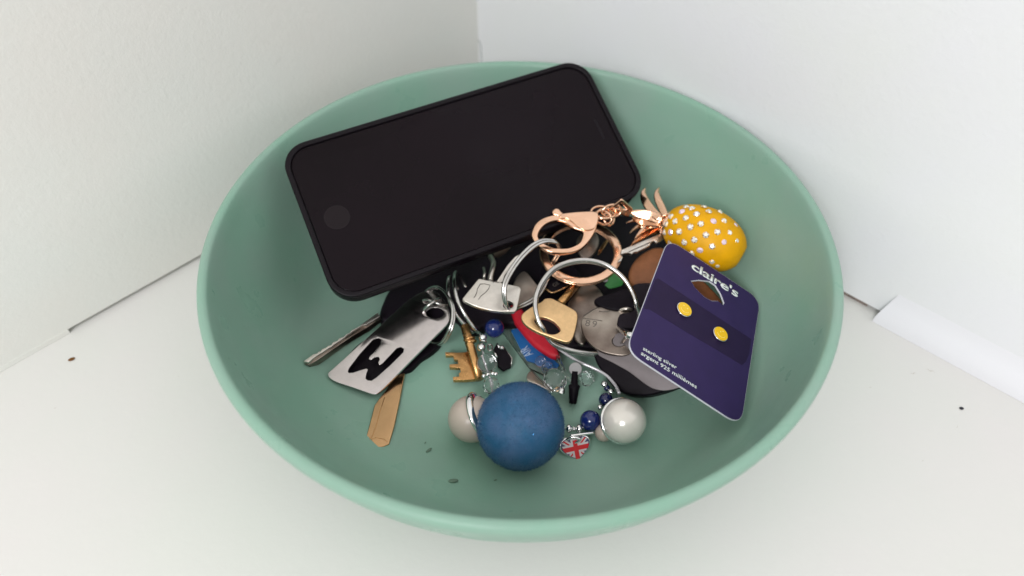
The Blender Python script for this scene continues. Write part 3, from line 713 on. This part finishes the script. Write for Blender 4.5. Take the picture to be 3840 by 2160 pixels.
# tan leather fob
pk = Plane((2380, 1000, .0280), (2500, 1000, .0300), (2440, 1080, .0270))
simple('leather_fob', 'tan leather fob partly covered by the purple card', 'fob', pk, [c5([(1165, 1010), (1180, 920), (1250, 810), (1380, 720), (1480, 695), (1580, 720), (1760, 860), (2000, 1080), (2180, 1300), (2000, 1400), (1700, 1300), (1500, 1250), (1350, 1200), (1220, 1110)])], .005, 'leather', .002)
# silver key under the pineapple
pk = Plane((2330, 945, .0345), (2480, 880, .0360), (2400, 950, .0335))
k = thing('house_key', 'silver key blade with cut teeth lying under the pineapple', 'key', pk.w(2400, 920))
slab('blade', pk, [c10([(300, 1190), (640, 1045), (1040, 880), (1240, 795), (1260, 930), (1170, 1000), (1100, 1030), (1050, 985), (995, 1000), (950, 1090), (840, 1145), (720, 1200), (660, 1235), (610, 1232), (575, 1250), (545, 1288), (460, 1250), (380, 1265), (290, 1285)])], .0020, 'satin', k, .0003)
engr([(470, 1235), (600, 1175), (780, 1100), (960, 1020)], pk, k, r=.0003, cr=c10)
slab('blade_tip', pk, [c10([(330, 1300), (290, 1370), (235, 1420), (250, 1445), (310, 1420), (345, 1340)])], .0012, 'satin', k, .0002, lift=-.001)
# black fob with metal plate
pf_ = Plane((2300, 1370, .0170), (2480, 1440, .0190), (2420, 1350, .0220))
k = thing('key_fob', 'black fob with a grey metal face sticking out below the purple card', 'key fob', pf_.w(2400, 1400))
slab('fob_body', pf_, [smpx([(2225, 1300), (2232, 1352), (2262, 1402), (2300, 1450), (2350, 1478), (2400, 1484), (2455, 1478), (2540, 1450), (2620, 1400), (2560, 1280), (2420, 1230), (2280, 1260)])], .0075, 'black', k, .0012)
slab('metal_face', pf_, [smpx([(2240, 1325), (2300, 1362), (2360, 1396), (2424, 1444), (2462, 1462), (2510, 1464), (2570, 1442), (2620, 1380), (2560, 1290), (2400, 1240), (2270, 1270)])], .0012, 'plate', k, .0003, lift=.0009)

# ------------------------------------------------------------------ W tag
pt = Plane((1250, 1410, .0105), (1400, 1470, .0100), (1640, 1150, .0200))
t = thing('letter_tag', 'polished metal key tag with a cut out letter W below the phone', 'tag', pt.w(1460, 1330))
to = c2([(262, 805), (275, 840), (330, 872), (440, 908), (560, 950), (610, 963), (650, 945), (760, 838), (900, 695), (1050, 545), (1150, 445), (1180, 395), (1175, 330), (1130, 240), (1060, 185), (980, 190), (880, 245), (760, 350), (640, 460), (520, 570), (400, 680), (300, 770)])
tw = c2([(600, 550), (640, 537), (665, 548), (664, 580), (615, 640), (575, 680), (568, 698), (585, 703), (615, 682), (645, 680), (652, 700), (640, 725), (650, 742), (672, 730), (780, 615), (810, 605), (835, 620), (830, 645), (735, 740), (625, 838), (590, 860), (560, 857), (545, 842), (550, 810), (562, 775), (550, 768), (510, 780), (450, 800), (420, 802), (411, 790), (420, 765), (500, 660)])
th_ = c2([(1070 + 70 * math.cos(i * math.pi / 12), 350 + 42 * math.sin(i * math.pi / 12)) for i in range(24)])
slab('plate', pt, [smpx(to, 3), tw, th_], .0013, 'chrome', t, .00015)
def c2z(pts): return [(*c2([(a, b)])[0], z) for a, b, z in pts]
wire('link', c2z([(985, 352, .0180), (990, 322, .0210), (1030, 285, .0235), (1075, 255, .0235), (1110, 240, .0205), (1120, 250, .0165)]), .0008, 'steel', t, n=10)
wire('link', c2z([(978, 256, .0205), (1010, 250, .0220), (1050, 262, .0222), (1110, 285, .0215), (1165, 293, .0190)]), .0006, 'steel', t, n=8)
# black key head beneath the tag, widened as painted shade inside the W
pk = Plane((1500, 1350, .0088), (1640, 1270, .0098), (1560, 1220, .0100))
simple('black_key_and_shade', 'dark key head beneath the letter tag, widened to stand in for shade in the cut out W', 'key', pk, [c2([(820, 800), (720, 880), (640, 900), (560, 900), (400, 840), (340, 790), (460, 610), (640, 480), (760, 380), (850, 300), (1050, 200), (1160, 380), (1120, 560), (1050, 640), (960, 700), (890, 770)])], .0035, 'black', .0008)
# ring round the tag end
t = thing('split_ring', 'thin double ring curling round the right end of the letter tag', 'key ring', W(1640, 1180, .02))
rg = [(1070, 152, .0270), (1130, 180, .0285), (1175, 240, .0290), (1200, 320, .0285), (1195, 420, .0260), (1160, 510, .0215), (1105, 575, .0150), (1020, 560, .0100), (960, 440, .0090), (960, 300, .0130), (1000, 190, .0200)]
wire('coil', c2z(rg), .0007, 'steel', t, closed=True)
wire('coil', c2z([(a + 14, b + 10, z - .0008) for a, b, z in rg]), .0006, 'steel', t, closed=True)
t = thing('split_ring', 'tall double ring holding the brass lever key, left of the emblem key', 'key ring', W(1720, 1150, .025))
wire('coil', c3z([(350, 390, .0270), (333, 470, .0300), (338, 580, .0305), (372, 720, .0290), (440, 860, .0260), (520, 990, .0220), (600, 1090, .0180), (640, 1100, .0120), (600, 900, .0100), (480, 600, .0120), (400, 430, .0200)]), .00095, 'steel', t, closed=True, n=10)
wire('coil', c3z([(275, 450, .0270), (258, 540, .0290), (268, 680, .0285), (320, 840, .0260), (400, 960, .0220), (500, 1060, .0180), (560, 1110, .0140), (560, 1000, .0090), (420, 700, .0100), (330, 500, .0180)]), .00095, 'steel', t, closed=True, n=10)

# ------------------------------------------------------------------ cut steel blade on the left, brass blade below the tag
pk = Plane((1140, 1358, .0150), (1423, 1174, .0190), (1290, 1290, .0165))
k = thing('dimple_key', 'narrow silver key blade with notched edge pointing left from under the phone', 'key', pk.w(1280, 1265))
bl_ = [(75, 715), (150, 660), (178, 655), (192, 638), (205, 640), (214, 622), (245, 612), (262, 596), (285, 592), (296, 572), (330, 560), (345, 540), (380, 530), (400, 508), (425, 500), (436, 480), (500, 448), (520, 430), (635, 347), (655, 372), (560, 430), (548, 440), (520, 442), (440, 490), (430, 502), (405, 512), (385, 535), (300, 590), (290, 602), (262, 616), (220, 645), (180, 668), (150, 690), (115, 722)]
slab('blade', pk, [c2(bl_)], .0030, 'satin', k, .0002)
slab('blade_back', pk, [c2([(80, 722), (160, 668), (300, 590), (430, 505), (600, 385), (650, 372), (560, 440), (440, 510), (300, 605), (180, 690), (110, 728)])], .0040, 'dullsteel', k, .0002, lift=-.0016)
pk = Plane((1380, 1665, .0082), (1450, 1670, .0082), (1500, 1420, .0080))
k = thing('flat_key', 'worn brass key blade poking out below the letter tag', 'key', pk.w(1430, 1560))
slab('blade', pk, [roundpoly(c2([(842, 800), (804, 1000), (762, 1200), (722, 1338), (680, 1358), (630, 1366), (575, 1356), (536, 1336), (552, 1270), (580, 1170), (612, 1045), (650, 990), (700, 930), (760, 820)]), 3)], .0022, 'bronze', k, .0004)
engr([(690, 985), (655, 1090), (625, 1200), (598, 1275), (562, 1318)], pk, k, r=.00013, cr=c2, nm='groove', mt='brass')
engr([(562, 1318), (620, 1290), (680, 1300), (708, 1322)], pk, k, r=.00012, cr=c2, nm='groove', mt='brass')

# ------------------------------------------------------------------ brass lever key
pk = Plane((1680, 1330, .0110), (1790, 1330, .0110), (1750, 1420, .0100))
k = thing('lever_key', 'old brass lever key with a stepped bit, left of the clear beads', 'key', pk.w(1760, 1370))
slab('bit', pk, [c4([(82, 112), (85, 146), (158, 143), (170, 162), (174, 186), (213, 190), (217, 236), (128, 240), (127, 270), (238, 275), (245, 318), (224, 336), (228, 368), (163, 371), (165, 404), (300, 402), (420, 392), (400, 300), (350, 110), (200, 118)])], .0022, 'brass', k, .0001)
sh = [W(*c4([(285, -170)])[0], .0190), W(*c4([(345, 50)])[0], .0145), W(*c4([(385, 200)])[0], .0120), W(*c4([(440, 398)])[0], .0100)]
link('shaft', tube_mesh([p - sh[0] for p in sh], .0021, False, 16), 'brass', k, Matrix.Translation(sh[0]))
ax = (sh[1] - sh[0]).normalized()
for q in (0, 1):
    p = W(*c4([(350 - q * 14, 10 - q * 34)])[0], .0150 + q * .0007)
    lathe('collar', [(0, -.0006), (.0026, -.0006), (.0030, 0), (.0026, .0006), (0, .0006)], 'brass', k, Matrix.Translation(p) @ rot_to(ax).to_4x4(), n=24)

# ------------------------------------------------------------------ clear tag with AIR label
pa_ = Plane((1900, 1240, .0115), (2000, 1220, .0130), (2040, 1370, .0100))
t = thing('luggage_tag', 'clear plastic key tag with blue AIR label and red band', 'tag', pa_.w(1990, 1300))
slab('clear_body', pa_.moved(-.0016), [roundpoly([(1870, 1225), (1960, 1165), (2110, 1340), (2120, 1385), (2040, 1405), (1985, 1380)], 8)], .0018, 'clear', t, .0003)
slab('blue_label', pa_.moved(-.0010), [roundpoly([(1915, 1238), (1960, 1225), (2040, 1318), (2098, 1368), (2080, 1392), (2040, 1372), (1975, 1352), (1950, 1305)], 4)], .0006, 'airblue', t, .0001)
a = pa_.at(1988, 1333); b = pa_.at(1962, 1296)
text('label_lettering', 'AIR', pa_, ((a + b) / 2)[:], (b - a)[:], .0062, 'airink', t, lift=-.00085, width=.0056, bold=.01)
slab('red_band', pa_, [smpx([(1915, 1150), (1957, 1160), (1982, 1215), (2033, 1255), (2074, 1288), (2095, 1325), (2098, 1343), (2071, 1345), (2040, 1328), (1995, 1294), (1951, 1243), (1925, 1205)])], .0045, 'red', t, .0019, lift=.0022)

# ------------------------------------------------------------------ bead bracelet
br = thing('bead_bracelet', 'bead charm string with pearls, clear, silver and blue beads around the blue ball', 'bracelet', W(1900, 1500, .007))
def bead(px, py, z, rpx, mt, sc=(1, 1, 1), nm='bead', facet=False, rot=None):
    p = W(px, py, z); r = rpx * (p - CP).dot(FW) / FPX
    return sphere(nm, p, r, mt, br, sc, rot, seg=24, facet=facet)
bead(1854, 1231, .0190, 37, 'cobalt'); bead(1811, 1266, .0180, 16, 'silver'); bead(1805, 1303, .0170, 16, 'silver'); bead(1826, 1361, .0150, 37, 'clear')
disc('spacer', W(1812, 1284, .0175), (W(1811, 1266, .018) - W(1805, 1303, .017)), .0018, .0005, 'silver', br)
for q in ((1814, 1410), (1830, 1404), (1848, 1401), (1860, 1403)): bead(q[0], q[1], .0140, 8.5, 'silver')
bead(1842, 1446, .0130, 33, 'clear', facet=True)
# pearls with silver cups
def pearl(px, py, z, rpx, mt, cup_dir, cupoff, nm='pearl'):
    p = W(px, py, z); r = rpx * (p - CP).dot(FW) / FPX; sphere(nm, p, r, mt, br, seg=48)
    d = Vector(cup_dir).normalized()
    lathe('cup', [(r * .96, -.0008), (r * 1.045, -.0006), (r * 1.055, .0002), (r * 1.0, .0010), (r * .9, .0016), (0, .0018)], 'silver', br, Matrix.Translation(p + d * cupoff) @ rot_to(d).to_4x4(), n=40)
pearl(1768, 1571, .0162, 88, 'pearld', (.9, .1, .5), .0042)
pearl(2340, 1578, .0165, 84, 'pearl', (-.28, .50, -.82), .0022)
bead(2264, 1622, .0100, 34, 'pearld', nm='pearl'); bead(2214, 1578, .0115, 40, 'cobalt', sc=(1, 1, 1.05)); bead(2272, 1500, .0120, 27, 'navy')  # the small dull pearl stands in for a pinkish, shadowy reflection
bead(2266, 1442, .0120, 14, 'silver'); bead(2291, 1470, .0120, 13, 'silver'); bead(2250, 1527, .0150, 10, 'silver')
bead(2276, 1456, .0110, 12, 'navy')
bead(2133, 1608, .0110, 17, 'silver', sc=(.8, 1, 1)); bead(2171, 1608, .0110, 17, 'silver', sc=(.8, 1, 1)); bead(2152, 1609, .0105, 11, 'silver', sc=(.5, 1, 1))
bead(2026, 1356, .0125, 21, 'clear'); bead(2080, 1425, .0120, 46, 'clear', facet=True, sc=(1, 1.1, .8)); bead(2106, 1466, .0130, 16, 'silver', facet=True, sc=(.8, 1.2, .7)); bead(2052, 1378, .0110, 24, 'clear', facet=True)
bead(2200, 1420, .0100, 30, 'clear', facet=True)
def c8z(pts): return [(*c8([(a, b)])[0], z) for a, b, z in pts]
wire('cord', c8z([(600, 830, .0160), (740, 930, .0155), (880, 1010, .0150), (1000, 1060, .0145), (1100, 1110, .0140), (1180, 1160, .0138), (1240, 1220, .0140), (1295, 1290, .0150), (1330, 1370, .0170)]), .00075, 'cord', br, n=10)
wire('cord', c8z([(600, 930, .0130), (640, 1030, .0130), (720, 1180, .0130), (800, 1260, .0130)]), .0009, 'clear', br, n=8)
wire('cord', [(1800, 1250, .017), (1815, 1340, .015), (1838, 1420, .013), (1846, 1470, .0125), (1850, 1530, .012)], .0003, 'cord', br, n=6)
wire('bar', [(2139, 1634, .0120), (2180, 1629, .0125), (2226, 1623, .0120)], .0006, 'silver', br, n=8)
wire('cord', [(2100, 1606, .011), (2133, 1608, .011), (2171, 1608, .011), (2214, 1590, .0115)], .0003, 'cord', br, n=6)
# silver leaf plate, crystal pieces
pk = Plane((1985, 1410, .0140), (2060, 1450, .0130), (2000, 1390, .0125))
slab('silver_plate', pk, [roundpoly(c11([(420, 720), (450, 650), (505, 615), (560, 660), (640, 760), (760, 880), (930, 1040), (800, 980), (640, 900), (480, 835), (430, 790)]), 3)], .0012, 'satin', br, .0003)
engr([(505, 600), (600, 690), (700, 800), (820, 910), (960, 1050)], pk, br, r=.0004, cr=c11, nm='plate_edge')
# black charm beside the clear bead
pk = Plane((1870, 1330, .0110), (1915, 1350, .0100), (1890, 1380, .0090))
slab('black_charm', pk, [roundpoly(c12([(590, 520), (650, 580), (730, 590), (870, 790), (850, 950), (720, 1010), (610, 930), (600, 790), (520, 650)]), 1.5)], .0022, 'black', br, .0004)
engr([(725, 590), (870, 790), (855, 930)], pk, br, r=.00028, mt='steel', cr=c12, nm='charm_edge')
engr([(598, 520), (645, 615)], pk, br, r=.0005, mt='silver', cr=c12, nm='charm_edge')
engr([(530, 650), (605, 780)], pk, br, r=.0005, mt='silver', cr=c12, nm='charm_edge')
bead(*c12([(685, 600)])[0], .0125, 10, 'silver', facet=True); wire('link', [(*c12([(a, b)])[0], .0130) for a, b in ((430, 560), (480, 540), (515, 580), (500, 640), (450, 640))], .0004, 'steel', br, closed=True, n=6)
# heart charm
ph_ = Plane((2110, 1690, .0085), (2210, 1675, .0085), (2165, 1640, .0115))
hc = ph_.at(2160, 1685); ux = (ph_.at(2215, 1673) - ph_.at(2105, 1697)); HW = ux.length * .54; ux.normalize(); uy = Vector((-ux.y, ux.x))
if (ph_.at(2160, 1640) - hc).dot(uy) < 0: uy = -uy
def heart(s, N=60):
    out = []
    for i in range(N):
        a = 2 * math.pi * i / N; x = 16 * math.sin(a) ** 3; y = 13 * math.cos(a) - 5 * math.cos(2 * a) - 2 * math.cos(3 * a) - math.cos(4 * a)
        out.append(hc + ux * (x / 16 * s) + uy * ((y + 1.5) / 17 * s * 1.02))
    return out
hs = thing('heart_charm', 'small heart shaped charm with a Union Jack flag beside the blue ball', 'charm', ph_.w(2160, 1685))
hs.parent = None
slab('charm_rim', ph_, [heart(HW)], .0026, 'silver', hs, .0006, px=False)
slab('enamel', ph_, [heart(HW * .90)], .0008, 'flagblue', hs, .0001, px=False, lift=.0003)
def inside(p, poly):
    c = False; n = len(poly)
    for i in range(n):
        a, b = poly[i], poly[i - 1]
        if (a.y > p.y) != (b.y > p.y) and p.x < (b.x - a.x) * (p.y - a.y) / (b.y - a.y) + a.x: c = not c
    return c
def clip_convex(poly, lp):
    """clip polygon poly (list of 2D) by testing against heart: sample-based strip clipping"""
    return poly
def stripe(a, b, wd, mt, lift, nm):
    """bar from a to b (unit heart coordinates), cut where it leaves the heart"""
    H9 = heart(HW * .885); A = hc + ux * a[0] * HW + uy * a[1] * HW; B = hc + ux * b[0] * HW + uy * b[1] * HW
    d = (B - A).normalized(); n = Vector((-d.y, d.x)); N = 60; L = []; R = []
    for side, out in ((1, L), (-1, R)):
        for i in range(N + 1):
            p = A + (B - A) * i / N + n * side * wd * HW / 2
            if inside(p, H9): out.append(p)
    if len(L) < 2 or len(R) < 2: return
    slab(nm, ph_, [[L[0], L[-1], R[-1], R[0]]], .0002, mt, hs, 0, px=False, lift=lift)
stripe((-1, .9), (1, -.9), .30, 'flagwhite', .00045, 'white_saltire'); stripe((-1, -.9), (1, .9), .30, 'flagwhite', .00048, 'white_saltire')
stripe((-1, .9), (1, -.9), .09, 'flagred', .00052, 'red_saltire'); stripe((-1, -.9), (1, .9), .09, 'flagred', .00054, 'red_saltire')
stripe((-1.2, .08), (1.2, .08), .50, 'flagwhite', .00058, 'white_cross'); stripe((0, -1.3), (0, 1.2), .50, 'flagwhite', .00061, 'white_cross')
stripe((-1.2, .08), (1.2, .08), .27, 'flagred', .00067, 'red_cross'); stripe((0, -1.3), (0, 1.2), .27, 'flagred', .00070, 'red_cross')
wire('bail', [(2120, 1655, .0105), (2145, 1640, .0125), (2175, 1648, .0120), (2150, 1662, .0100)], .0006, 'silver', hs, closed=True, n=8)
# black stem with grey disc
k = thing('earphone_plug', 'small black peg with a round grey head between the blue ball and the metal fob', 'peg', W(2152, 1440, .007))
p0, p1, p2, p3 = W(2156, 1392, .0170), W(2154, 1440, .0125), W(2152, 1462, .0110), W(2148, 1512, .0085)
ax = (p0 - p3).normalized()
disc('grey_head', W(2158, 1383, .0175), (CP - p0), .0029, .0010, 'greyp', k, bevel=.0003)
link('stem', tube_mesh([Vector(), p1 - p0, p1 - p0 + (p2 - p1) * .3, p2 - p0, p3 - p0, p3 - p0 + (p3 - p2) * .04], .0027, False, 18, rad=[.5, .6, 1.0, .85, .62, .5]), 'black', k, Matrix.Translation(p0))
link('stem', tube_mesh([Vector(), p3 - p2], .0016, False, 14), 'black', k, Matrix.Translation(p2))

# ------------------------------------------------------------------ blue glitter ball
bc = W(1952, 1597, .0235); R_ = 163 * (bc - CP).dot(FW) / FPX
bc = W(1952, 1597, .0060 + R_); R_ = 163 * (bc - CP).dot(FW) / FPX
ball = sphere('glitter_ball', bc, R_, 'blue', None, seg=64)
tag(ball, 'fuzzy blue glitter ball resting on the bead bracelet', 'ball')
bm = bmesh.new(); bm2 = bmesh.new()
for i in range(14000):
    z = random.uniform(-1, 1); a = random.uniform(0, 2 * math.pi); s = math.sqrt(1 - z * z); n = Vector((s * math.cos(a), s * math.sin(a), z))
    t1 = n.cross(Vector((0, 0, 1)) if abs(n.z) < .9 else Vector((1, 0, 0))).normalized(); t2 = n.cross(t1)
    q = random.uniform(0, 2 * math.pi); T = t1 * math.cos(q) + t2 * math.sin(q)
    L = R_ * random.uniform(.015, .06); b0 = n * R_ * .995
    tip = b0 + n * L + T * L * random.uniform(.2, .9); sd = n.cross(T) * .00006
    bm.faces.new([bm.verts.new(b0 - sd), bm.verts.new(b0 + sd), bm.verts.new(tip)])
for i in range(900):
    z = random.uniform(-1, 1); a = random.uniform(0, 2 * math.pi); s = math.sqrt(1 - z * z); n = Vector((s * math.cos(a), s * math.sin(a), z))
    m_ = (n + Vector((random.uniform(-.5, .5) for _ in range(3)))).normalized()
    t1 = m_.cross(Vector((0, 0, 1)) if abs(m_.z) < .9 else Vector((1, 0, 0))).normalized(); t2 = m_.cross(t1)
    g_ = random.uniform(.00006, .00016); c = n * R_ * random.uniform(1.0, 1.02)
    bm2.faces.new([bm2.verts.new(c + (t1 * math.cos(q) + t2 * math.sin(q)) * g_) for q in (0, 1.05, 2.1, 3.14, 4.2, 5.24)])
for b__, nm, mt in ((bm, 'fuzz', 'fuzz'), (bm2, 'glitter', 'glit')):
    me = bpy.data.meshes.new(nm); b__.to_mesh(me); b__.free()
    o = link(nm, me, mt, ball, Matrix.Translation(bc), smooth=False); o['kind'] = 'stuff'
